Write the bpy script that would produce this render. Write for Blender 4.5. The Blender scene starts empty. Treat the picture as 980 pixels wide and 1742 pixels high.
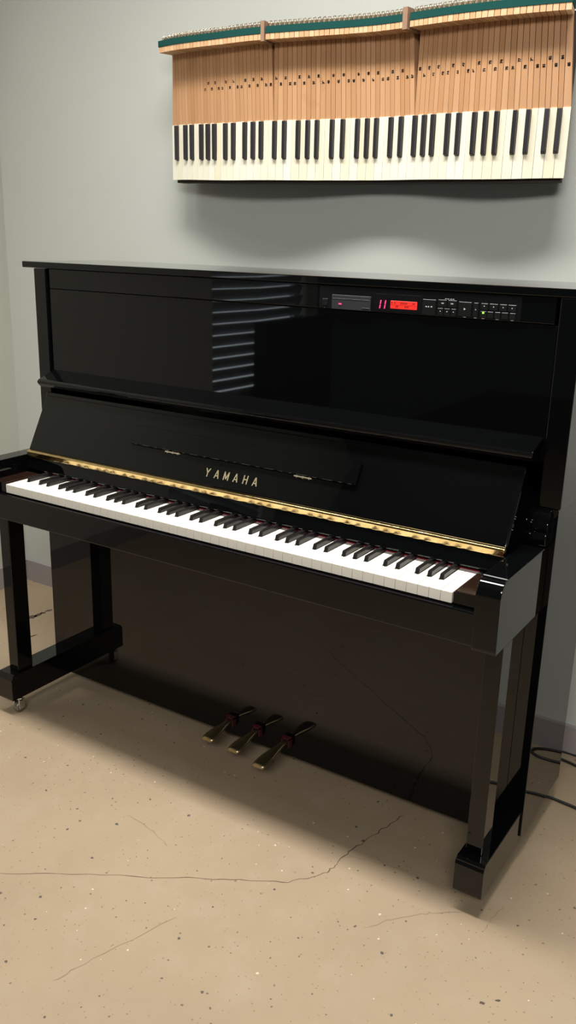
import bpy, bmesh, math, random
from mathutils import Vector, Matrix
random.seed(7)
C = bpy.context.scene.collection
PI = math.pi

# ------------------------------------------------------------------ materials
def mat(name, color, rough=0.5, metal=0.0, ior=1.5, spec=0.5, emit=None, estr=0.0):
    m = bpy.data.materials.new(name); m.use_nodes = True
    b = m.node_tree.nodes['Principled BSDF']
    b.inputs['Base Color'].default_value = (*color, 1)
    b.inputs['Roughness'].default_value = rough
    b.inputs['Metallic'].default_value = metal
    b.inputs['IOR'].default_value = ior
    b.inputs['Specular IOR Level'].default_value = spec
    if emit:
        b.inputs['Emission Color'].default_value = (*emit, 1)
        b.inputs['Emission Strength'].default_value = estr
    return m

class NT:
    def __init__(s, m): s.t = m.node_tree; s.b = s.t.nodes['Principled BSDF']
    def n(s, typ, **kw):
        x = s.t.nodes.new(typ)
        for k, v in kw.items(): setattr(x, k, v)
        return x
    def l(s, a, b): s.t.links.new(a, b)
    def math(s, op, a, b=None, c=None):
        x = s.n('ShaderNodeMath', operation=op)
        for i, v in enumerate((a, b, c)):
            if v is None: continue
            if hasattr(v, 'links'): s.l(v, x.inputs[i])
            else: x.inputs[i].default_value = v
        return x.outputs[0]
    def noise(s, vec, scale, detail=4, rough=0.55):
        x = s.n('ShaderNodeTexNoise'); x.inputs['Scale'].default_value = scale
        x.inputs['Detail'].default_value = detail; x.inputs['Roughness'].default_value = rough
        s.l(vec, x.inputs['Vector']); return x.outputs['Fac']
    def ramp(s, fac, stops):
        x = s.n('ShaderNodeValToRGB'); e = x.color_ramp.elements
        e[0].position, e[0].color = stops[0][0], (*stops[0][1], 1)
        e[1].position, e[1].color = stops[-1][0], (*stops[-1][1], 1)
        for p, c in stops[1:-1]:
            q = e.new(p); q.color = (*c, 1)
        s.l(fac, x.inputs['Fac']); return x.outputs['Color']
    def mix(s, fac, a, b):
        x = s.n('ShaderNodeMix', data_type='RGBA')
        for sock, v in ((x.inputs['Factor'], fac), (x.inputs[6], a), (x.inputs[7], b)):
            if hasattr(v, 'links'): s.l(v, sock)
            elif isinstance(v, (int, float)): sock.default_value = v
            else: sock.default_value = (*v, 1)
        return x.outputs[2]
    def obj(s):
        return s.n('ShaderNodeTexCoord').outputs['Object']
    def bump(s, h, strength, dist=0.002):
        x = s.n('ShaderNodeBump'); x.inputs['Strength'].default_value = strength
        x.inputs['Distance'].default_value = dist
        s.l(h, x.inputs['Height']); s.l(x.outputs['Normal'], s.b.inputs['Normal'])

black = mat('black_polyester', (.0018, .0020, .0022), .025, spec=.40)
blackm = mat('black_satin', (.006, .006, .0065), .35)
deepblk = mat('dark_cloth', (.004, .004, .004), .9, spec=.1)
white_k = mat('white_keytop', (.77, .73, .655), .18)
ebony = mat('black_keytop', (.012, .011, .011), .22)
redfelt = mat('red_felt', (.24, .016, .028), .95, spec=.1)
dullwire = mat('dull_wire', (.46, .40, .31), .32, 1.0)
palebrass = mat('pale_brass', (.80, .72, .52), .35, .4)
dullred = mat('dull_red_felt', (.055, .011, .013), .95, spec=.1)
chrome = mat('chrome', (.75, .74, .72), .12, 1.0)
screen_off = mat('smoked_plastic', (.006, .006, .007), .12)
drive_m = mat('grey_drive_plastic', (.028, .028, .032), .4)
btn = mat('button_plastic', (.0055, .0058, .006), .35)
white_print = mat('white_print', (.62, .62, .62), .5)
led_red = mat('red_led', (.3, 0, .05), .4, emit=(1.0, .06, .22), estr=1.25)
lcd_red = mat('red_backlit_lcd', (.3, .01, .01), .4, emit=(1.0, .03, .016), estr=.85)
lcd_dark = mat('lcd_text', (.06, .004, .004), .4, emit=(.5, .01, .01), estr=.5)
led_green = mat('green_led', (.1, .4, .02), .4, emit=(.35, 1.0, .08), estr=1.4)
rubber = mat('black_cord_rubber', (.012, .011, .010), .5)
teal = mat('green_felt', (.012, .070, .062), .95, spec=.1)
brownfelt = mat('tan_bushing_cloth', (.34, .25, .17), .95, spec=.1)
ink = mat('stamped_ink', (.012, .010, .010), .8, spec=.1)
ebony_old = mat('worn_ebony', (.022, .020, .023), .30)

brass = mat('brass', (.62, .43, .16), .14, 1.0)
t = NT(brass); v = t.obj()
t.l(t.ramp(t.noise(v, 55, 5), [(.3, (.58, .41, .17)), (.7, (.78, .58, .28))]), t.b.inputs['Base Color'])
t.bump(t.noise(v, 70, 2), .12, .002)
inlay = mat('brass_inlay', (.36, .31, .19), .4, .35)
pbrass = mat('pedal_brass', (.46, .36, .20), .36, 1.0)

ivory = mat('old_ivory', (.80, .73, .55), .25)
t = NT(ivory)
info = t.n('ShaderNodeObjectInfo')
t.l(t.ramp(info.outputs['Random'], [(0, (.84, .77, .58)), (.5, (.87, .82, .66)), (1, (.89, .85, .73))]), t.b.inputs['Base Color'])

wood = mat('old_key_wood', (.50, .27, .13), .6, spec=.3)
t = NT(wood); v = t.obj()
mp = t.n('ShaderNodeMapping'); mp.inputs['Scale'].default_value = (60, 60, 4); t.l(v, mp.inputs['Vector'])
g = t.noise(mp.outputs['Vector'], 1.0, 5)
info = t.n('ShaderNodeObjectInfo')
base = t.ramp(info.outputs['Random'], [(0, (.50, .265, .125)), (.5, (.56, .31, .155)), (1, (.61, .35, .19))])
st = t.noise(v, 7, 4)
c1 = t.mix(t.math('MULTIPLY', g, .35), base, (.36, .17, .075))
c2 = t.mix(t.math('MULTIPLY', t.math('GREATER_THAN', st, .62), .12), c1, (.25, .13, .07))
t.l(c2, t.b.inputs['Base Color'])
woodend = mat('pale_key_end_wood', (.74, .47, .26), .65, spec=.3)
t = NT(woodend); info = t.n('ShaderNodeObjectInfo')
t.l(t.ramp(info.outputs['Random'], [(0, (.64, .37, .19)), (1, (.80, .53, .31))]), t.b.inputs['Base Color'])
postwood = mat('brown_divider_wood', (.33, .20, .13), .7, spec=.3)
darkwood = mat('dark_frame_wood', (.035, .026, .020), .7, spec=.3)
brownwood = mat('brown_stained_wood', (.016, .0075, .005), .15)

wallm = mat('grey_wall_paint', (.40, .41, .385), .85, spec=.25)
t = NT(wallm); v = t.obj()
n1 = t.noise(v, 1.3, 3); n2 = t.noise(v, 180, 3)
t.l(t.ramp(n1, [(.3, (.500, .518, .482)), (.7, (.530, .548, .510))]), t.b.inputs['Base Color'])
t.bump(n2, .08, .001)
wallb = mat('warm_grey_wall_paint', (.47, .475, .41), .85, spec=.25)
t = NT(wallb); t.bump(t.noise(t.obj(), 180, 3), .08, .001)
skirt = mat('mauve_grey_skirting', (.30, .268, .262), .6, spec=.3)
ceilm = mat('ceiling_paint', (.22, .22, .21), .9, spec=.2)
standin_m = mat('dark_stand_in_matte', (.03, .03, .03), .8, spec=.1)
slatm = mat('blind_slat', (.30, .31, .32), .5)
frame_m = mat('window_frame_paint', (.35, .35, .33), .5)
skyglass = mat('bright_window_pane', (.5, .55, .6), .3, emit=(.85, .95, 1.0), estr=3.4)

floorm = mat('polished_concrete', (.45, .33, .21), .62, spec=.3)
t = NT(floorm); v = t.obj()
big = t.noise(v, 1.6, 5, .6); mid = t.noise(v, 9, 6, .6); fine = t.noise(v, 160, 4, .6)
basec = t.ramp(big, [(.3, (.30, .225, .147)), (.7, (.37, .285, .19))])
c = t.mix(t.math('MULTIPLY', t.math('SMOOTH_MAX', t.math('SUBTRACT', mid, .5), 0, .02), 1.6), basec, (.40, .325, .235))
c = t.mix(t.math('MULTIPLY', t.math('MULTIPLY', fine, fine), .35), c, (.30, .22, .14))
def specks(c, scale, keep, r0, r1, col, amt, seed):
    ad = t.n('ShaderNodeVectorMath', operation='ADD'); t.l(v, ad.inputs[0]); ad.inputs[1].default_value = (seed, seed * .7, seed * 1.3)
    wob = t.n('ShaderNodeTexNoise'); wob.inputs['Scale'].default_value = 60; t.l(ad.outputs[0], wob.inputs['Vector'])
    sc = t.n('ShaderNodeVectorMath', operation='SCALE'); sc.inputs['Scale'].default_value = .009; t.l(wob.outputs['Color'], sc.inputs[0])
    a2 = t.n('ShaderNodeVectorMath', operation='ADD'); t.l(ad.outputs[0], a2.inputs[0]); t.l(sc.outputs[0], a2.inputs[1])
    vo = t.n('ShaderNodeTexVoronoi', voronoi_dimensions='2D'); vo.inputs['Scale'].default_value = scale; t.l(a2.outputs[0], vo.inputs['Vector'])
    sp = t.n('ShaderNodeSeparateColor'); t.l(vo.outputs['Color'], sp.inputs[0])
    rad = t.math('ADD', r0, t.math('MULTIPLY', sp.outputs[1], r1 - r0))
    f = t.math('MULTIPLY', t.math('LESS_THAN', vo.outputs['Distance'], rad), t.math('GREATER_THAN', sp.outputs[0], 1 - keep))
    return t.mix(t.math('MULTIPLY', f, amt), c, col)
c = specks(c, 45, .16, .035, .10, (.10, .065, .04), .75, 3.1)
c = specks(c, 26, .10, .03, .09, (.055, .05, .05), .85, 8.7)
c = specks(c, 90, .12, .06, .16, (.17, .11, .06), .6, 5.9)
c = specks(c, 34, .05, .03, .09, (.72, .62, .48), .7, 12.3)
t.l(c, t.b.inputs['Base Color'])
t.l(t.math('ADD', .55, t.math('MULTIPLY', mid, .15)), t.b.inputs['Roughness'])
crackm = mat('crack_line', (.12, .085, .055), .9, spec=.1)
crackl = mat('faint_crack_line', (.27, .20, .13), .9, spec=.1)
stainm = mat('dark_floor_stain', (.10, .075, .055), .8, spec=.1)

# ------------------------------------------------------------------ mesh helpers
class MB:
    """collects boxes, prisms and tubes into one mesh"""
    def __init__(s): s.bm = bmesh.new()
    def face(s, vs, mi=0, smooth=False):
        try: f = s.bm.faces.new(vs)
        except ValueError: return None
        f.material_index = mi; f.smooth = smooth; return f
    def hexa(s, p, mi=0):
        """p: 8 points, bottom ring of four then top ring of four"""
        v = [s.bm.verts.new(q) for q in p]
        for i in ((3, 2, 1, 0), (4, 5, 6, 7), (0, 1, 5, 4), (1, 2, 6, 5), (2, 3, 7, 6), (3, 0, 4, 7)):
            s.face([v[k] for k in i], mi)
        return v
    def box(s, x0, x1, y0, y1, z0, z1, mi=0, bev=0, seg=2):
        v = s.hexa([(x0, y0, z0), (x1, y0, z0), (x1, y1, z0), (x0, y1, z0), (x0, y0, z1), (x1, y0, z1), (x1, y1, z1), (x0, y1, z1)], mi)
        if bev: s.bevel(v, bev, seg)
        return v
    def bevel(s, verts, w, seg=2):
        vs = set(verts)
        ed = [e for e in s.bm.edges if e.verts[0] in vs and e.verts[1] in vs]
        bmesh.ops.bevel(s.bm, geom=ed, offset=w, segments=seg, profile=.5, affect='EDGES', clamp_overlap=True)
    def prism_x(s, prof, x0, x1, mi=0, smooth=False, bev=0):
        """prof: list of (y,z) outline"""
        a = [s.bm.verts.new((x0, y, z)) for y, z in prof]; b = [s.bm.verts.new((x1, y, z)) for y, z in prof]
        n = len(prof)
        s.face(a[::-1], mi); s.face(b, mi)
        for i in range(n): s.face([a[i], a[(i + 1) % n], b[(i + 1) % n], b[i]], mi, smooth)
        if bev: s.bevel(a + b, bev)
    def prism_z(s, prof, z0, z1, mi=0, bev=0):
        a = [s.bm.verts.new((x, y, z0)) for x, y in prof]; b = [s.bm.verts.new((x, y, z1)) for x, y in prof]
        n = len(prof); s.face(a[::-1], mi); s.face(b, mi)
        for i in range(n): s.face([a[i], a[(i + 1) % n], b[(i + 1) % n], b[i]], mi)
        if bev: s.bevel(a + b, bev)
    def tube(s, pts, r, seg=8, mi=0, closed=False):
        pts = [Vector(p) for p in pts]; rings = []; n = len(pts); ref = Vector((0, 0, 1))
        for i, p in enumerate(pts):
            d = (pts[min(i + 1, n - 1)] - pts[max(i - 1, 0)]).normalized()
            u = d.cross(ref)
            if u.length < 1e-4: u = d.cross(Vector((0, 1, 0)))
            u.normalize(); w = u.cross(d)
            rr = r[i] if isinstance(r, (list, tuple)) else r
            rings.append([s.bm.verts.new(p + rr * (math.cos(2 * PI * k / seg) * u + math.sin(2 * PI * k / seg) * w)) for k in range(seg)])
        for i in range(n - 1):
            for k in range(seg): s.face([rings[i][k], rings[i][(k + 1) % seg], rings[i + 1][(k + 1) % seg], rings[i + 1][k]], mi, True)
        s.face(rings[0], mi); s.face(rings[-1][::-1], mi)
    def build(s, name, mats, parent=None, normals=True):
        if normals: bmesh.ops.recalc_face_normals(s.bm, faces=s.bm.faces)
        me = bpy.data.meshes.new(name); s.bm.to_mesh(me); s.bm.free()
        for m in (mats if isinstance(mats, (list, tuple)) else [mats]): me.materials.append(m)
        o = bpy.data.objects.new(name, me); C.objects.link(o)
        if parent: o.parent = parent
        return o

def thing(name, label, cat, loc=(0, 0, 0), group=None):
    o = bpy.data.objects.new(name, None); C.objects.link(o); o.location = loc
    o['label'] = label; o['category'] = cat
    if group: o['group'] = group
    o.empty_display_size = .1
    return o
def struct(o): o['kind'] = 'structure'; return o
def part(name, m, parent, fn, label=None):
    b = MB(); fn(b); o = b.build(name, m, parent)
    if label: o['label'] = label
    return o
def copy_to(o, parent, loc):
    c = o.copy(); C.objects.link(c); c.parent = parent; c.location = loc; return c
def catmull(P, n=8):
    P = [Vector(p) for p in P]; Q = [P[0] * 2 - P[1]] + P + [P[-1] * 2 - P[-2]]; out = []
    for i in range(1, len(Q) - 2):
        for k in range(n):
            u = k / n; a, b, c, d = Q[i - 1:i + 3]
            out.append(.5 * ((2 * b) + (c - a) * u + (2 * a - 5 * b + 4 * c - d) * u * u + (3 * b - a - 3 * c + d) * u ** 3))
    out.append(P[-1]); return out

# ------------------------------------------------------------------ the room
def wy(x): return .7475 - .0085 * x            # face of the back wall
XL = -1.45                                     # face of the left wall
WX0, WX1, CZ = -1.7, 2.9, 3.00
def f_floor(b):
    z = 0
    b.box(WX0, WX1, -6.0, .95, -.12, 0, 0)
    def ribbon(pts, w, mi, k=6, jit=.003):
        P = catmull([(x, y, .0003) for x, y in pts], k)
        P = [p + Vector((random.uniform(-jit, jit), random.uniform(-jit, jit), 0)) for p in P]
        L = []; R = []
        for i, p in enumerate(P):
            d = (P[min(i + 1, len(P) - 1)] - P[max(i - 1, 0)]); d.z = 0; d.normalize(); n = Vector((-d.y, d.x, 0))
            ww = w * random.uniform(.5, 1.3) * (.25 if i in (0, len(P) - 1) else 1)
            L.append(b.bm.verts.new(p + n * ww)); R.append(b.bm.verts.new(p - n * ww))
        for i in range(len(P) - 1): b.face([L[i], R[i], R[i + 1], L[i + 1]], mi)
    ribbon([(-.178, -.441), (-.02, -.338), (.139, -.239), (.24, -.176), (.332, -.121), (.37, -.08), (.396, -.043)], .0009, 1)
    ribbon([(.396, -.043), (.40, -.003), (.401, .036), (.416, .11), (.429, .17), (.442, .234)], .0012, 1)
    ribbon([(-.56, -.60), (-.40, -.55), (-.178, -.441)], .0008, 2)
    ribbon([(-.098, -.137), (-.02, -.145), (.02, -.158), (.058, -.171)], .0009, 2)
    ribbon([(.133, -.58), (.155, -.50), (.214, -.328)], .0011, 2)
    ribbon([(.54, -.138), (.593, -.062), (.64, -.02), (.688, .016)], .0010, 2)
    ribbon([(-.044, .061), (-.07, .12), (-.113, .21)], .0009, 2)
    ribbon([(.40, .03), (.47, .05), (.53, .06)], .0007, 2)
    ribbon([(.74, -.01), (.742, .04), (.75, .08)], .0010, 2)
    # dark blotches on the concrete seen under the left end
    for cx, cy, sx, sy, rot in ((-1.147, .508, .030, .013, 1.4), (-1.143, .536, .022, .010, 1.7), (-1.144, .558, .012, .008, 1.2), (-1.144, .584, .018, .007, 1.5), (-1.026, .404, .018, .005, 1.3), (.802, -.180, .0055, .0035, .3), (.825, -.158, .006, .003, .6)):
        ring = []
        for k in range(16):
            a = 2 * PI * k / 16; q = random.uniform(.6, 1.2); u, w = sx * math.cos(a) * q, sy * math.sin(a) * q
            ring.append(b.bm.verts.new((cx + u * math.cos(rot) - w * math.sin(rot), cy + u * math.sin(rot) + w * math.cos(rot), .0003)))
        b.face(ring, 3)
bfl = MB(); f_floor(bfl); struct(bfl.build('floor', [floorm, crackm, crackl, stainm], normals=False))
struct(part('wall_back', wallm, None, lambda b: b.hexa([(WX0, wy(WX0), 0), (WX1, wy(WX1), 0), (WX1, .95, 0), (WX0, .95, 0), (WX0, wy(WX0), CZ), (WX1, wy(WX1), CZ), (WX1, .95, CZ), (WX0, .95, CZ)])))
W0, W1, WZ0, WZ1 = -2.30, -1.466, .50, 1.95
def f_wl(b):
    x0 = XL - .14
    b.box(x0, XL, W1, wy(XL), 0, CZ); b.box(x0, XL, -2.42, W0, 0, CZ)
    b.box(x0, XL, W0, W1, 0, WZ0); b.box(x0, XL, W0, W1, WZ1, CZ)
struct(part('wall_left', wallb, None, f_wl))
struct(part('ceiling', ceilm, None, lambda b: b.box(WX0, WX1, -6.0, .95, CZ, CZ + .1)))
struct(part('baseboard_back', skirt, None, lambda b: b.hexa([(XL, wy(XL) - .012, 0), (WX1, wy(WX1) - .012, 0), (WX1, wy(WX1), 0), (XL, wy(XL), 0), (XL, wy(XL) - .010, .082), (WX1, wy(WX1) - .010, .082), (WX1, wy(WX1), .084), (XL, wy(XL), .084)])))
struct(part('baseboard_left', skirt, None, lambda b: b.box(XL, XL + .012, -2.42, wy(XL) - .012, 0, .083)))
struct(part('dark_stand_in', standin_m, None, lambda b: b.box(XL + .02, XL + .10, -2.42, -1.78, 0, .90)))  # added unseen stand-in for an unidentified dark object, masks part of the blind
win = struct(part('window_1', frame_m, None, lambda b: [b.box(XL - .10, XL - .05, W0, W0 + .04, WZ0, WZ1), b.box(XL - .10, XL - .05, W1 - .04, W1, WZ0, WZ1),
     b.box(XL - .10, XL - .05, W0, W1, WZ0, WZ0 + .04), b.box(XL - .10, XL - .05, W0, W1, WZ1 - .04, WZ1)]))
part('pane', skyglass, win, lambda b: b.box(XL - .085, XL - .08, W0 + .04, W1 - .04, WZ0 + .04, WZ1 - .04))
def f_blind(b):
    z = WZ0 + .05; th = math.radians(66)
    while z < WZ1 - .05:
        hw = .0285; prof = []
        for k in range(7):
            u = -1 + k / 3; bow = .004 * (1 - u * u)
            prof.append((u * hw * math.cos(th) + bow * math.sin(th), u * hw * math.sin(th) - bow * math.cos(th)))
        prev = None
        for (px, pz) in prof:
            cur = [b.bm.verts.new((XL - .025 + px, y, z + pz - .006 * math.sin(PI * (y - W0) / (W1 - W0)))) for y in (W0 + .012, (W0 + W1) / 2, W1 - .012)]
            if prev:
                for i in range(2): b.face([prev[i], prev[i + 1], cur[i + 1], cur[i]], 0, True)
            prev = cur
        z += .0545
part('window_blind', slatm, win, f_blind)

# ------------------------------------------------------------------ the piano
piano = thing('upright_piano', 'large glossy black upright piano standing on the concrete floor against the grey wall', 'piano', (0, .25, 0))
PY = Vector((0, .25, 0))
_parts = []
def pp(name, m, fn, label=None, parent=None):
    """a part of the piano, modelled in room coordinates"""
    b = MB(); fn(b)
    if parent is None: bmesh.ops.translate(b.bm, verts=b.bm.verts, vec=-PY)
    else: bmesh.ops.translate(b.bm, verts=b.bm.verts, vec=-PY - Vector(parent.location))
    o = b.build(name, m, parent or piano)
    if label: o['label'] = label
    return o
KZ = .690        # top of the white keys
for s in (-1, 1):
    def f(b, s=s):
        x0, x1 = sorted((s * .682, s * .7265)); q0, q1 = sorted((s * .682, s * .7242))
        b.box(x0, x1, .2345, .515, .8125, 1.2155, bev=.0025)
        b.box(q0, q1, .2345, .515, .062, .8123, bev=.0009)
    pp('side_panel', black, f)
pp('lid', black, lambda b: b.box(-.772, .772, .236, .545, 1.2160, 1.2318, bev=.002))
pp('top_rail', black, lambda b: b.box(-.674, .674, .2395, .262, 1.1655, 1.2150, bev=.0015))
pp('upper_panel', black, lambda b: b.box(-.6805, .6805, .2420, .262, .905, 1.1640, bev=.0015))
pp('music_shelf', black, lambda b: b.prism_x([(.243, .951), (.186, .9315), (.180, .927), (.1805, .921), (.189, .912), (.243, .899)], -.676, .676, bev=.0015))
pp('back_panel', blackm, lambda b: [b.box(-.682, .682, .495, .513, .10, 1.2155), b.box(-.682, .682, .262, .495, .10, .118)])
pp('lower_panel', black, lambda b: b.box(-.6819, .6819, .2338, .255, .1172, .640))
pp('bottom_rail', black, lambda b: b.box(-.6819, .6819, .2336, .262, .046, .1170, bev=.0003))
pp('keybed', black, lambda b: b.box(-.664, .664, .001, .2333, .598, .640, bev=.002))
pp('key_slip', black, lambda b: b.box(-.6645, .6645, -.012, .000, .598, .6655, bev=.003))
pp('key_frame', blackm, lambda b: b.box(-.664, .664, .004, .233, .641, .664))
# fallboard, leaning back: local frame on its lower edge
FB0 = Vector((0, .1256, .7515)); FT = Vector((0, .2012 - .1256, .8948 - .7515)).normalized(); FN = Vector((0, -FT.z, FT.y)); FL = .162
def fbp(x, tt, n): return FB0 + Vector((x, 0, 0)) + FT * tt + FN * n
def fb_box(b, x0, x1, t0, t1, n0, n1, mi=0, bev=0, seg=2):
    v = b.hexa([fbp(x0, t0, n0), fbp(x1, t0, n0), fbp(x1, t0, n1), fbp(x0, t0, n1), fbp(x0, t1, n0), fbp(x1, t1, n0), fbp(x1, t1, n1), fbp(x0, t1, n1)], mi)
    if bev: b.bevel(v, bev, seg)
fall = pp('fallboard', black, lambda b: [fb_box(b, -.6625, .6625, .0005, FL, -.016, 0, bev=.0035, seg=3), fb_box(b, -.6620, .6620, .1525, FL + .0015, -.013, .0022, bev=.002)])
def f_rest(b):
    fb_box(b, -.3185, .3185, .0655, .1135, .0006, .0095, bev=.0007, seg=1)
pp('music_rest', black, f_rest, parent=fall)
for x in (-.186, .184):
    pp('hinge', palebrass, lambda b, x=x: [fb_box(b, x - .0225, x + .0225, .0612, .0642, .0003, .0042, bev=.0008)] + [fb_box(b, x + q - .001, x + q + .001, .0600, .0652, .0003, .0030) for q in (-.016, 0, .016)], 'thin brass hinge', parent=fall)
# inlaid brass letters
LET = {'Y': [((0, 1), (.5, .46)), ((1, 1), (.5, .46)), ((.5, .5), (.5, 0))],
       'A': [((0, 0), (.5, 1)), ((1, 0), (.5, 1)), ((.2, .3), (.8, .3))],
       'M': [((0, 0), (0, 1)), ((1, 0), (1, 1)), ((0, 1), (.5, .12)), ((1, 1), (.5, .12))],
       'H': [((0, 0), (0, 1)), ((1, 0), (1, 1)), ((0, .52), (1, .52))]}
def f_let(b):
    word = 'YAMAHA'; h = .0205; n = len(word); adv = (.0735 + .0765 - .0150) / (n - 1)
    for i, ch in enumerate(word):
        w = .0122 if ch in 'M' else .0112 if ch in 'AY' else .0098
        x0 = -.0765 + .0075 + i * adv - w / 2
        hw = .00128
        for (ax, ay), (bx, by) in LET[ch]:
            A = Vector((x0 + ax * w, .0222 + ay * h)); B = Vector((x0 + bx * w, .0222 + by * h))
            d = (B - A).normalized(); nn = Vector((-d.y, d.x)) * hw
            if abs(d.y) > .999 or abs(d.x) > .999: pass
            q = []
            for P, sg in ((A - nn, 0), (A + nn, 0), (B + nn, 1), (B - nn, 1)):
                tt = P.y
                if abs(d.x) < .95:   # cut slanted strokes level at top and bottom
                    ref = (A if sg == 0 else B).y; k = (ref - P.y) / d.y; P = P + d * k
                q.append(P)
            b.hexa([fbp(P.x, P.y, .00005) for P in q] + [fbp(P.x, P.y, .0006) for P in q])
pp('brand_lettering', inlay, f_let, 'inlaid brass lettering', parent=fall)
# hinge strip at the foot of the fallboard
pp('hinge_strip', brass, lambda b: b.prism_x([(.1262, .7520), (.1205, .7508), (.1187, .7490), (.1180, .7470), (.1194, .7357), (.1205, .7343), (.1300, .7400), (.1340, .7500)], -.6610, .6610, smooth=False, bev=.0006), 'brass hinge strip')
pp('key_cover', black, lambda b: b.prism_x([(.1225, .7340), (.1160, .7060), (.1158, .7035), (.1172, .7012), (.1200, .7005), (.1560, .7005), (.1600, .7150), (.1450, .7360), (.1290, .7395)], -.6620, .6620, smooth=False, bev=.001), 'black flap above the keys')
pp('felt_strip', redfelt, lambda b: b.box(-.6125, .6125, .1305, .1560, .6903, .6926), 'red felt strip')
# keys
PW = .0235; NW = 52; X0 = -.611
isharp = []
for i in range(51):   # boundary after white key i carries a black key?
    nt = 'ABCDEFG'[i % 7]
    if nt in 'ACDFG': isharp.append((i, {'A': .16, 'C': -.14, 'D': .14, 'F': -.18, 'G': 0}[nt]))
SH = dict(isharp)
BW = .0100
def cut(i, side):
    """x of the notch edge for white key i on a side, or its own edge"""
    j = i if side > 0 else i - 1
    x = X0 + PW * (i + (1 if side > 0 else 0)); g = .0004
    if j in SH:
        xc = X0 + PW * (j + 1 + SH[j] * .6)
        return xc - side * (BW / 2 + .0012)
    return x - side * g
for i in range(NW):
    def f(b, i=i):
        a, c = X0 + PW * i + .0004, X0 + PW * (i + 1) - .0004
        l, r = cut(i, -1), cut(i, 1)
        prof = [(a, 0), (c, 0), (c, .0485), (r, .0485), (r, .158), (l, .158), (l, .0485), (a, .0485)]
        pr = []
        for p in prof:
            if not pr or (abs(p[0] - pr[-1][0]) + abs(p[1] - pr[-1][1])) > 1e-5: pr.append(p)
        b.prism_z(pr, KZ - .0215, KZ, bev=.0006)
    pp('white_key', white_k, f)
for j, off in isharp:
    xc = X0 + PW * (j + 1 + off * .6)
    def f(b, xc=xc):
        h = BW / 2; t_ = h - .0009
        v = b.hexa([(xc - h, .0500, KZ - .004), (xc + h, .0500, KZ - .004), (xc + h, .158, KZ - .004), (xc - h, .158, KZ - .004),
                (xc - t_, .0545, KZ + .0105), (xc + t_, .0545, KZ + .0105), (xc + t_, .158, KZ + .0115), (xc - t_, .158, KZ + .0115)])
        b.bevel(v, .0012, 2)
    pp('black_key', ebony, f)
for s in (-1, 1):
    xa, xb = sorted((s * .6130, s * .6640))
    pp('key_block', [brownwood, black], lambda b: [b.box(xa, xb, .0040, .118, .6665, .6935, 0, bev=.003), b.box(xa, xb, .0015, .0038, .6665, .6910, 1)], 'brown-topped key block')
    xa, xb = sorted((s * .6655, s * .7125))
    def farm(b):
        r = .030; prof = [(.2335, .598), (.2335, .7385)]
        zc = .7385 - r; yc = -.029 + r
        for k in range(9):
            a = PI / 2 + k * PI / 2 / 8; prof.append((yc + r * math.cos(a), zc + r * math.sin(a)))
        prof += [(-.029, .606), (-.026, .598)]
        b.prism_x(prof, xa, xb, bev=.0022)
    pp('arm', black, farm)
    def fbr(b):
        prof = [(.2330, .7390), (.2330, .8100), (.2290, .8095), (.2230, .8030), (.2195, .7960), (.2185, .7880), (.2140, .7860), (.2125, .7760), (.2135, .7660), (.2090, .7640), (.2075, .7540), (.2100, .7440), (.2130, .7390)]
        b.prism_x(prof, xa + .001, xb - .001, bev=.0012)
    pp('arm_bracket', black, fbr, 'moulded bracket joining the arm to the post')
    xa, xb = sorted((s * .6675, s * .7030))
    pp('leg', black, lambda b: [b.box(xa, xb, .0440, .0960, .1243, .5975, bev=.0018)])
    xa, xb = sorted((s * .6595, s * .7206))
    def ftoe(b):
        b.prism_x([(.0125, .0475), (.0115, .0520), (.0115, .1110), (.0165, .1160), (.0165, .1190), (.0215, .1240), (.2340, .1240), (.2340, .0475)], xa, xb, bev=.0012)
    toe = pp('toe_block', black, ftoe)
    xc = s * .672; cy = .043 if s < 0 else .105
    def fcas(b, xc=xc, cy=cy):
        b.tube([(xc, cy, .0475), (xc, cy, .040)], .011, 16)
        for q in (-1, 1):
            b.box(xc + q * .0105 - .0015, xc + q * .0105 + .0015, cy - .010, cy + .010, .0120, .0420, bev=.0008)
        b.tube([(xc - .0125, cy, .0165), (xc + .0125, cy, .0165)], .003, 10)
        b.tube([(xc - .012, cy, .0405), (xc + .012, cy, .0405)], .0035, 8)
    cas = pp('caster', chrome, fcas, 'chrome caster under the toe')
    def fwh(b, xc=xc, cy=cy):
        prof = [(-.0085, .0125), (-.0060, .0158), (0, .0165), (.0060, .0158), (.0085, .0125)]
        rings = []
        for dx, r in prof: rings.append([b.bm.verts.new((xc + dx, cy + r * math.cos(2 * PI * k / 24), .0166 + r * math.sin(2 * PI * k / 24))) for k in range(24)])
        for i in range(4):
            for k in range(24): b.face([rings[i][k], rings[i][(k + 1) % 24], rings[i + 1][(k + 1) % 24], rings[i + 1][k]], 0, True)
        b.face(rings[0]); b.face(rings[-1])
    pp('caster_wheel', mat('caster_grey', (.22, .20, .18), .35, .6) if s < 0 else bpy.data.materials['caster_grey'], fwh, parent=cas)
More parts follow.
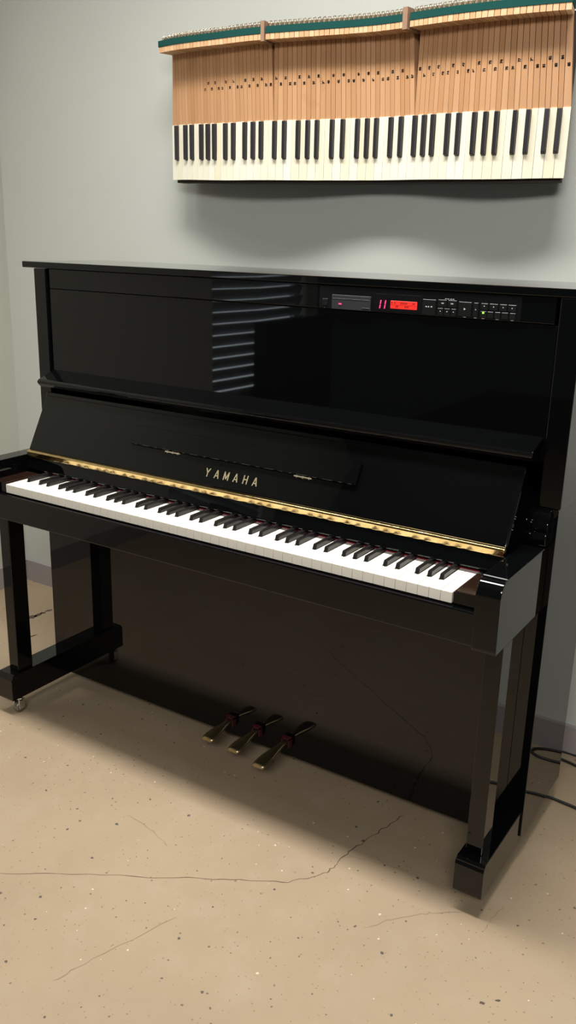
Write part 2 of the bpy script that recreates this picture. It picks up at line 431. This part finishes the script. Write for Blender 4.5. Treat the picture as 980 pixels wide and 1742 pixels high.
# pedals
for xc, tip in ((-.062, .133), (.023, .128), (.114, .108)):
    def fp(b, xc=xc, tip=tip):
        L = .232 - tip; st = []
        for k in range(15):
            u = k / 14; y = .232 - L * u
            q_ = min(1, max(0, (u - .18) / .60)); hw = .0085 + .0095 * q_ * q_ * (3 - 2 * q_)
            if u > .93: hw *= math.sqrt(max(.0, 1 - ((u - .93) / .075) ** 2)) * .25 + .75
            z = .090 - .004 * u - .010 * u * u
            th = .0045
            dome = .0030
            ring = []
            for q in range(7):
                w = -1 + q / 3; ring.append(b.bm.verts.new((xc + w * hw - .006 * u, y, z + dome * (1 - w * w))))
            for q in range(6, -1, -1):
                w = -1 + q / 3; ring.append(b.bm.verts.new((xc + w * hw * .9 - .006 * u, y, z - th)))
            st.append(ring)
        for i in range(14):
            n = len(st[i])
            for q in range(n): b.face([st[i][q], st[i][(q + 1) % n], st[i + 1][(q + 1) % n], st[i + 1][q]], 0, True)
        b.face(st[0]); b.face(st[-1])
    pd = pp('pedal', pbrass, fp)
    pp('felt_bushing', dullred, lambda b, xc=xc: [b.box(xc - .0125, xc - .0085, .2200, .2324, .076, .100), b.box(xc + .0085, xc + .0125, .2200, .2324, .076, .100), b.box(xc - .0125, xc + .0125, .2200, .2324, .0965, .101)], 'dull red felt bushing', parent=pd)
# the control unit let into the top rail
def cb(b, x0, x1, z0, z1, d0=.0001, d1=.0012, mi=0, bev=.0004):
    y = .2395
    b.box(x0, x1, y - d1, y - d0, z0, z1, mi, bev=bev, seg=1)
ctl = pp('player_control_unit', screen_off, lambda b: [cb(b, .160, .608, 1.1668, 1.2125, .00005, .0010), cb(b, .2925, .401, 1.1685, 1.2030, .0009, .0014)], 'black control strip of the piano player')
part_c = lambda name, m, fn, label=None: pp(name, m, fn, label, parent=ctl)
part_c('phone_jack', btn, lambda b: [cb(b, .168, .182, 1.1720, 1.1860, .001, .0025), cb(b, .1725, .1750, 1.1655, 1.1675, .001, .002)])
dr = part_c('disk_drive', [drive_m, screen_off], lambda b: [cb(b, .1930, .2865, 1.1660, 1.1955, .001, .0045), cb(b, .1955, .2840, 1.1868, 1.1882, .0044, .0050, 1), cb(b, .2670, .2840, 1.1690, 1.1720, .0044, .0058, 1)], 'grey floppy disk drive')
part_c('drive_light', led_red, lambda b: cb(b, .2105, .2175, 1.1755, 1.1785, .0044, .0055), 'red drive light')
def f_dig(b):
    for x in (.3060, .3170):
        for k in range(2):
            z0 = 1.1735 + k * .0090; sl = .0012
            v = [(x + sl * k, z0), (x + .0023 + sl * k, z0), (x + .0023 + sl * (k + 1), z0 + .0078), (x + sl * (k + 1), z0 + .0078)]
            b.hexa([(px, .2379, pz) for px, pz in v] + [(px, .2371, pz) for px, pz in v])
part_c('number_display', led_red, f_dig, 'red number display reading 11')
lc = part_c('text_display', [lcd_red, lcd_dark], lambda b: [cb(b, .3315, .3915, 1.1748, 1.1905, .0012, .0018)] + [cb(b, .3335 + .0034 * k, .3335 + .0034 * k + .0024, z, z + .0040, .0017, .0020, 1, 0) for z in (1.1842, 1.1772) for k in range(17) if random.random() < .45] + [cb(b, .3325, .3905, 1.1818, 1.1826, .0017, .0020, 1, 0)], 'red backlit text display')
BT = [(.4040, .4330, 1.1672, 1.1975), (.4375, .4560, 1.1845, 1.1985), (.4585, .4770, 1.1845, 1.1985), (.4375, .4495, 1.1678, 1.1820), (.4515, .4640, 1.1678, 1.1820), (.4660, .4770, 1.1678, 1.1820),
      (.4815, .5085, 1.1690, 1.1970), (.5125, .5225, 1.1690, 1.1965), (.5275, .5420, 1.1838, 1.1965), (.5275, .5400, 1.1690, 1.1815), (.5420, .5540, 1.1690, 1.1815), (.5450, .5620, 1.1838, 1.1965), (.5565, .5680, 1.1690, 1.1815), (.5655, .5800, 1.1838, 1.1965), (.5705, .5840, 1.1690, 1.1815), (.5825, .5985, 1.1838, 1.1965), (.5865, .5985, 1.1690, 1.1815)]
for (a, c, d, e) in BT: part_c('button', btn, lambda b: cb(b, a, c, d, e, .001, .0030, bev=.0007))
def f_pr(b):
    def dash(x, z, w=.004, h=.0012): cb(b, x - w / 2, x + w / 2, z, z + h, .0029, .0032, 0, 0)
    def tri(x, z, s, d=1):
        p = [(x - s * d, z - s), (x - s * d, z + s), (x + s * d, z)]
        a = [b.bm.verts.new((px, .2366, pz)) for px, pz in p]; c = [b.bm.verts.new((px, .2362, pz)) for px, pz in p]
        b.face(a); b.face(c)
        for i in range(3): b.face([a[i], a[(i + 1) % 3], c[(i + 1) % 3], c[i]])
    dash(.4125, 1.1822, .0028, .0022); tri(.4180, 1.1832, .0014); dash(.4230, 1.1822, .0014, .0026); dash(.4250, 1.1822, .0010, .0026)
    for q in (0, .0028): tri(.4455 + q, 1.1918, .0014, -1); tri(.4665 + q, 1.1918, .0014)
    tri(.4950, 1.1832, .0021)
    for x, z in ((.4435, 1.1752), (.4578, 1.1752), (.4715, 1.1752), (.5175, 1.1828), (.5535, 1.1900), (.5905, 1.1895), (.5728, 1.1900), (.5345, 1.1905)): dash(x, z, .0018, .0016)
    for x, z in ((.4530, 1.2000), (.4580, 1.2000), (.4640, 1.2000), (.4690, 1.2000)):
        cb(b, x - .0018, x + .0018, z, z + .0010, .0009, .0013, 0, 0)
    for x in (.4950, .5175, .5330, .5620, .5920):
        cb(b, x - .0028, x + .0028, 1.1672, 1.1680, .0009, .0013, 0, 0)
part_c('button_marks', white_print, f_pr, 'small white button symbols')
part_c('power_light', led_green, lambda b: cb(b, .5315, .5355, 1.1768, 1.1800, .0029, .0036), 'green power light')

# ------------------------------------------------------------------ cords on the floor
def cord(name, label, pts, r=.0036):
    b = MB(); b.tube(catmull(pts, 8), r, 8); o = b.build(name, rubber); o['label'] = label; o['category'] = 'cord'; o['group'] = 'black cords on the floor'; return o
z = .0042
cord('power_cord', 'black cord looping on the floor along the foot of the wall behind the piano', [(.40, .700, z), (.55, .700, z), (.689, .690, z), (.76, .672, z), (.815, .668, z), (.842, .682, z), (.835, .704, z), (.80, .720, z), (.74, .7285, z), (.68, .7315, z), (.55, .728, z), (.42, .726, z)])
cord('power_cord', 'black cord running out from under the right side of the piano, nearer the camera', [(.55, .47, z), (.64, .497, z), (.712, .503, z), (.745, .501, z), (.778, .497, z), (.85, .480, z), (.95, .475, z), (1.08, .52, z), (1.22, .60, z)])

# ------------------------------------------------------------------ the old keyboard on the wall
XS = [-.616,-.593,-.571,-.548,-.526,-.503,-.480,-.457,-.434,-.411,-.388,-.365,-.342,-.319,-.296,-.272,-.249,-.226,-.203,-.180,-.157,-.134,-.111,-.088,-.065,-.042,-.019,.004,.027,.050,.073,.096,.120,.143,.166,.188,.211,.234,.257,.280,.303,.326,.349,.373,.396,.419,.442,.465,.487,.510,.533]
YS = [.683,.677,.671,.666,.660,.656,.652,.648,.644,.641,.639,.636,.635,.633,.633,.633,.633,.635,.637,.639,.642,.645,.649,.652,.656,.660,.663,.666,.668,.669,.669,.668,.666,.663,.660,.656,.652,.648,.644,.640,.638,.636,.635,.636,.637,.640,.643,.647,.652,.656,.661]
def sm(A):
    B = A[:]
    for _ in range(2): B = [B[0]] + [(B[i - 1] + 2 * B[i] + B[i + 1]) / 4 for i in range(1, len(B) - 1)] + [B[-1]]
    return B
XS2, YS2 = sm(XS), sm(YS)
ZF = [(0, 1.4610), (12, 1.4545), (22, 1.4525), (33, 1.4520), (43, 1.4490), (50, 1.4510)]
def zf(s):
    s = min(max(s, 0), 50)
    for (a, za), (c, zc) in zip(ZF, ZF[1:]):
        if s <= c:
            u = (s - a) / (c - a); u = u * u * (3 - 2 * u); return za + (zc - za) * u
    return ZF[-1][1]
def plan(s):
    s = min(max(s, 0), 49.9999); i = int(s); u = s - i
    return Vector((XS2[i] * (1 - u) + XS2[i + 1] * u, YS2[i] * (1 - u) + YS2[i + 1] * u, 0))
def nrm(s):
    d = plan(min(s + .6, 49.99)) - plan(max(s - .6, 0)); d.normalize(); return Vector((d.y, -d.x, 0))
KB0 = Vector((0, .70, 1.45))
def W(s, dz, e):
    """s in white key widths along the curve, dz above the key fronts, e out from the key face"""
    return plan(s) + nrm(s) * e + Vector((0, 0, zf(s) + dz)) - KB0
wallkb = thing('antique_keyboard', 'old wooden keyboard with yellowed keys and exposed key sticks on the wall above the piano', 'keyboard', KB0)
def slab(b, q, e0, e1, mi=0):
    """q: four (s,dz) corners, bl br tr tl"""
    b.hexa([W(s, z, e0) for s, z in q] + [W(s, z, e1) for s, z in q], mi)
# semitones: (white index or None, left/right of the stick at the top of the ivory)
WSH = {}
for i in range(49):
    nt = 'ABCDEFG'[i % 7]
    if nt in 'ACDFG': WSH[i] = {'A': .10, 'C': -.12, 'D': .12, 'F': -.16, 'G': 0}[nt]
hbw = .250
def bc(i): return i + 1 + WSH[i]
keys = []
for i in range(50):
    l = bc(i - 1) + hbw if (i - 1) in WSH else i
    r = bc(i) - hbw if i in WSH else i + 1
    keys.append(('w', i, l, r))
    if i in WSH: keys.append(('b', i, bc(i) - hbw, bc(i) + hbw))
SEC = [(0, 28, 0.05, 16.22), (28, 57, 16.52, 32.93), (57, 85, 33.66, 49.32)]
def tail(k):
    for a, c, s0, s1 in SEC:
        if a <= k < c: p = (s1 - s0) / (c - a); return s0 + (k - a) * p, s0 + (k - a + 1) * p
HT, ZW, ZB = .3285, .1465, .1440        # tail underside, top of the ivory, top of the ebony
EB = .045
nat_no = 0
deps = None
def stamp(txt, s, dz, up, key):
    cu = bpy.data.curves.new('n', 'FONT'); cu.body = txt; cu.size = .0076; cu.align_x = 'CENTER'; cu.align_y = 'CENTER'; cu.offset = .0006; cu.resolution_u = 2
    o = bpy.data.objects.new('n', cu); C.objects.link(o)
    bpy.context.view_layer.update()
    me = bpy.data.meshes.new_from_object(o.evaluated_get(bpy.context.evaluated_depsgraph_get()))
    bpy.data.objects.remove(o); bpy.data.curves.remove(cu)
    n = nrm(s); ux = up.normalized(); uy = n.cross(ux)
    M = Matrix((ux, uy, n)).transposed().to_4x4(); M.translation = W(s, dz, .0003)
    me.transform(M); me.materials.clear(); me.materials.append(ink); me.name = 'number_stamp'
    q = bpy.data.objects.new('number_stamp', me); C.objects.link(q); q.parent = key
for k, (kind, i, l, r) in enumerate(keys):
    t0, t1 = tail(k); g = .020; gt = .030
    b = MB()
    slab(b, [(l + g, ZW - .004), (r - g, ZW - .004), (t1 - gt, HT + .002), (t0 + gt, HT + .002)], -.022, 0, 0)
    # the stick carries on under its covering
    slab(b, [(l + g * 1.6, .012 if kind == 'w' else .052), (r - g * 1.6, .012 if kind == 'w' else .052), (r - g * 1.6, ZW - .004), (l + g * 1.6, ZW - .004)], -.020, -.0012, 0)
    # raised block at the tail
    slab(b, [(t0 + gt, HT), (t1 - gt, HT), (t1 - gt, HT + .0135), (t0 + gt, HT + .0135)], -.022, EB, 1)
    ko = b.build('white_key' if kind == 'w' else 'black_key', [wood, woodend], wallkb)
    b = MB()
    if kind == 'w':
        slab(b, [(i + .018, 0), (i + .982, 0), (i + .982, .0525), (i + .018, .0525)], -.004, .002)
        slab(b, [(l + .014, .0525), (r - .014, .0525), (r - .014, ZW), (l + .014, ZW)], -.0012, .002)
        bmesh.ops.remove_doubles(b.bm, verts=b.bm.verts, dist=1e-6)
        slab(b, [(i + .03, .0040), (i + .97, .0040), (i + .97, .052), (i + .03, .052)], -.020, -.0042)
        b.build('ivory_cover', ivory, ko)
    else:
        c = (l + r) / 2; h = hbw * .97
        v = b.hexa([W(c - h, .0500, 0), W(c + h, .0500, 0), W(c + h, ZB, 0), W(c - h, ZB, 0), W(c - h * .82, .0545, .0105), W(c + h * .82, .0545, .0105), W(c + h * .82, ZB, .0115), W(c - h * .82, ZB, .0115)])
        b.bevel(v, .0011, 2)
        b.build('ebony_cover', ebony_old, ko)
    # looped wire on the tail
    tc = (t0 + t1) / 2; b = MB(); pts = []
    for q in range(13):
        a = PI * q / 12; pts.append(W(tc + .19 * math.cos(a), HT + .0370 + .0080 * math.sin(a) + random.uniform(-.0006, .0006), .030 + .004 * math.cos(2 * a)))
    pts = [W(tc + .19, HT + .027, .030)] + pts + [W(tc - .19, HT + .027, .030)]
    b.tube(pts, .0011, 6)
    b.build('wire_loop', dullwire, ko)
    if k >= 10:
        dz = .232 if kind == 'w' else .2465
        u = (dz - ZW) / (HT - ZW); sL = l + (t0 - l) * u; sR = r + (t1 - r) * u; sc = (sL + sR) / 2 + .04
        a0 = W((l + r) / 2, ZW, 0); a1 = W((t0 + t1) / 2, HT, 0)
        stamp(str(k + 1), sc, dz, a1 - a0, ko)
for a, c, s0, s1 in SEC:
    def ff(b):
        n = 24; s0_, s1_ = s0 - (.12 if a == 0 else -.02), s1 - (.02 if c != 85 else -.05)
        for q in range(n):
            A = s0_ + (s1_ - s0_) * q / n; B = s0_ + (s1_ - s0_) * (q + 1) / n
            vs = [(A, HT + .0140), (B, HT + .0140), (B, HT + .0295), (A, HT + .0295)]
            b.hexa([W(s, z, -.020) for s, z in vs] + [W(s, z, EB + .0012) for s, z in vs])
        bmesh.ops.remove_doubles(b.bm, verts=b.bm.verts, dist=1e-6)
    part('felt_strip', teal, wallkb, ff, 'dark green felt strip')
    def fc(b):
        n = 24
        for q in range(n):
            A = s0 + (s1 - s0) * q / n; B = s0 + (s1 - s0) * (q + 1) / n
            vs = [(A, HT + .0297), (B, HT + .0297), (B, HT + .0400), (A, HT + .0400)]
            b.hexa([W(s, z, -.016) for s, z in vs] + [W(s, z, .029) for s, z in vs])
        bmesh.ops.remove_doubles(b.bm, verts=b.bm.verts, dist=1e-6)
    part('cloth_strip', brownfelt, wallkb, fc, 'tan cloth strip behind the wire loops')
for s0, s1 in ((16.02, 16.44), (32.80, 33.40)):
    part('divider_post', postwood, wallkb, lambda b: slab(b, [(s0, HT - .004), (s1, HT - .004), (s1, HT + .0425), (s0, HT + .0425)], -.022, EB + .003), 'brown wooden divider post')
def f_bk(b, z0, z1, e0, e1, s0=.15, s1=49.85):
    n = 50
    for q in range(n):
        A = s0 + (s1 - s0) * q / n; B = s0 + (s1 - s0) * (q + 1) / n
        vs = [(A, z0), (B, z0), (B, z1), (A, z1)]
        b.hexa([W(s, z, e0) for s, z in vs] + [W(s, z, e1) for s, z in vs])
    bmesh.ops.remove_doubles(b.bm, verts=b.bm.verts, dist=1e-6)
part('backing_board', darkwood, wallkb, lambda b: f_bk(b, .004, HT + .012, -.034, -.0225))
part('under_key_strip', darkwood, wallkb, lambda b: f_bk(b, -.0075, .0035, -.046, -.0100, .25, 49.7), 'dark strip under the keys')  # narrow dark strip following the lower edge of the keys
for s in (3.0, 15.5, 31.0, 46.5):
    p = plan(s); y1 = wy(p.x) - KB0.y
    part('mounting_block', darkwood, wallkb, lambda b: b.box(p.x - .02, p.x + .02, p.y + .036 - KB0.y, y1 - .0003, .06, .30))

# ------------------------------------------------------------------ light
def area(name, loc, rot, sx, sy, power, col, spread=180):
    l = bpy.data.lights.new(name, 'AREA'); l.shape = 'RECTANGLE'; l.size = sx; l.size_y = sy; l.energy = power; l.spread = math.radians(spread); l.color = col
    o = bpy.data.objects.new(name, l); C.objects.link(o); o.location = loc; o.rotation_euler = rot; return o
LC = (1, .975, .925)
area('ceiling_or_fill_lamp', (.22, -.14, 2.98), (0, 0, 0), 1.7, .3, 42, LC, 112)
area('ceiling_or_fill_lamp', (1.75, -3.0, 2.90), (math.radians(56), 0, math.radians(24)), 1.6, .8, 55, LC, 130)  # added fill light from behind the camera, brightens the back wall
area('ceiling_or_fill_lamp', (-1.05, -.20, 2.98), (0, 0, 0), .6, .7, 7, LC, 110)  # weak fill light added to brighten the gap at the left end
w = bpy.data.worlds.new('world'); bpy.context.scene.world = w; w.use_nodes = True
w.node_tree.nodes['Background'].inputs['Color'].default_value = (.9, 1, 1.05, 1)
w.node_tree.nodes['Background'].inputs['Strength'].default_value = .04

# ------------------------------------------------------------------ camera
cam = bpy.data.cameras.new('camera'); co = bpy.data.objects.new('camera', cam); C.objects.link(co)
yaw, pitch, roll = .5690, .2984, .0253
fwd = Vector((-math.sin(yaw) * math.cos(pitch), math.cos(yaw) * math.cos(pitch), -math.sin(pitch)))
rt = Vector((math.cos(yaw), math.sin(yaw), 0)); up = rt.cross(fwd)
R = math.cos(roll) * rt + math.sin(roll) * up; U = -math.sin(roll) * rt + math.cos(roll) * up
M = Matrix((R, U, -fwd)).transposed().to_4x4(); M.translation = (1.1794, -1.4595, 1.3100)
co.matrix_world = M
cam.sensor_fit = 'VERTICAL'; cam.sensor_height = 24; cam.lens = 24 * 1519.634 / 1742; cam.clip_start = .02
sc = bpy.context.scene; sc.camera = co
sc.view_settings.view_transform = 'Standard'; sc.view_settings.look = 'None'
sc.view_settings.exposure = .1; sc.view_settings.gamma = 1; sc.view_settings.use_curve_mapping = False
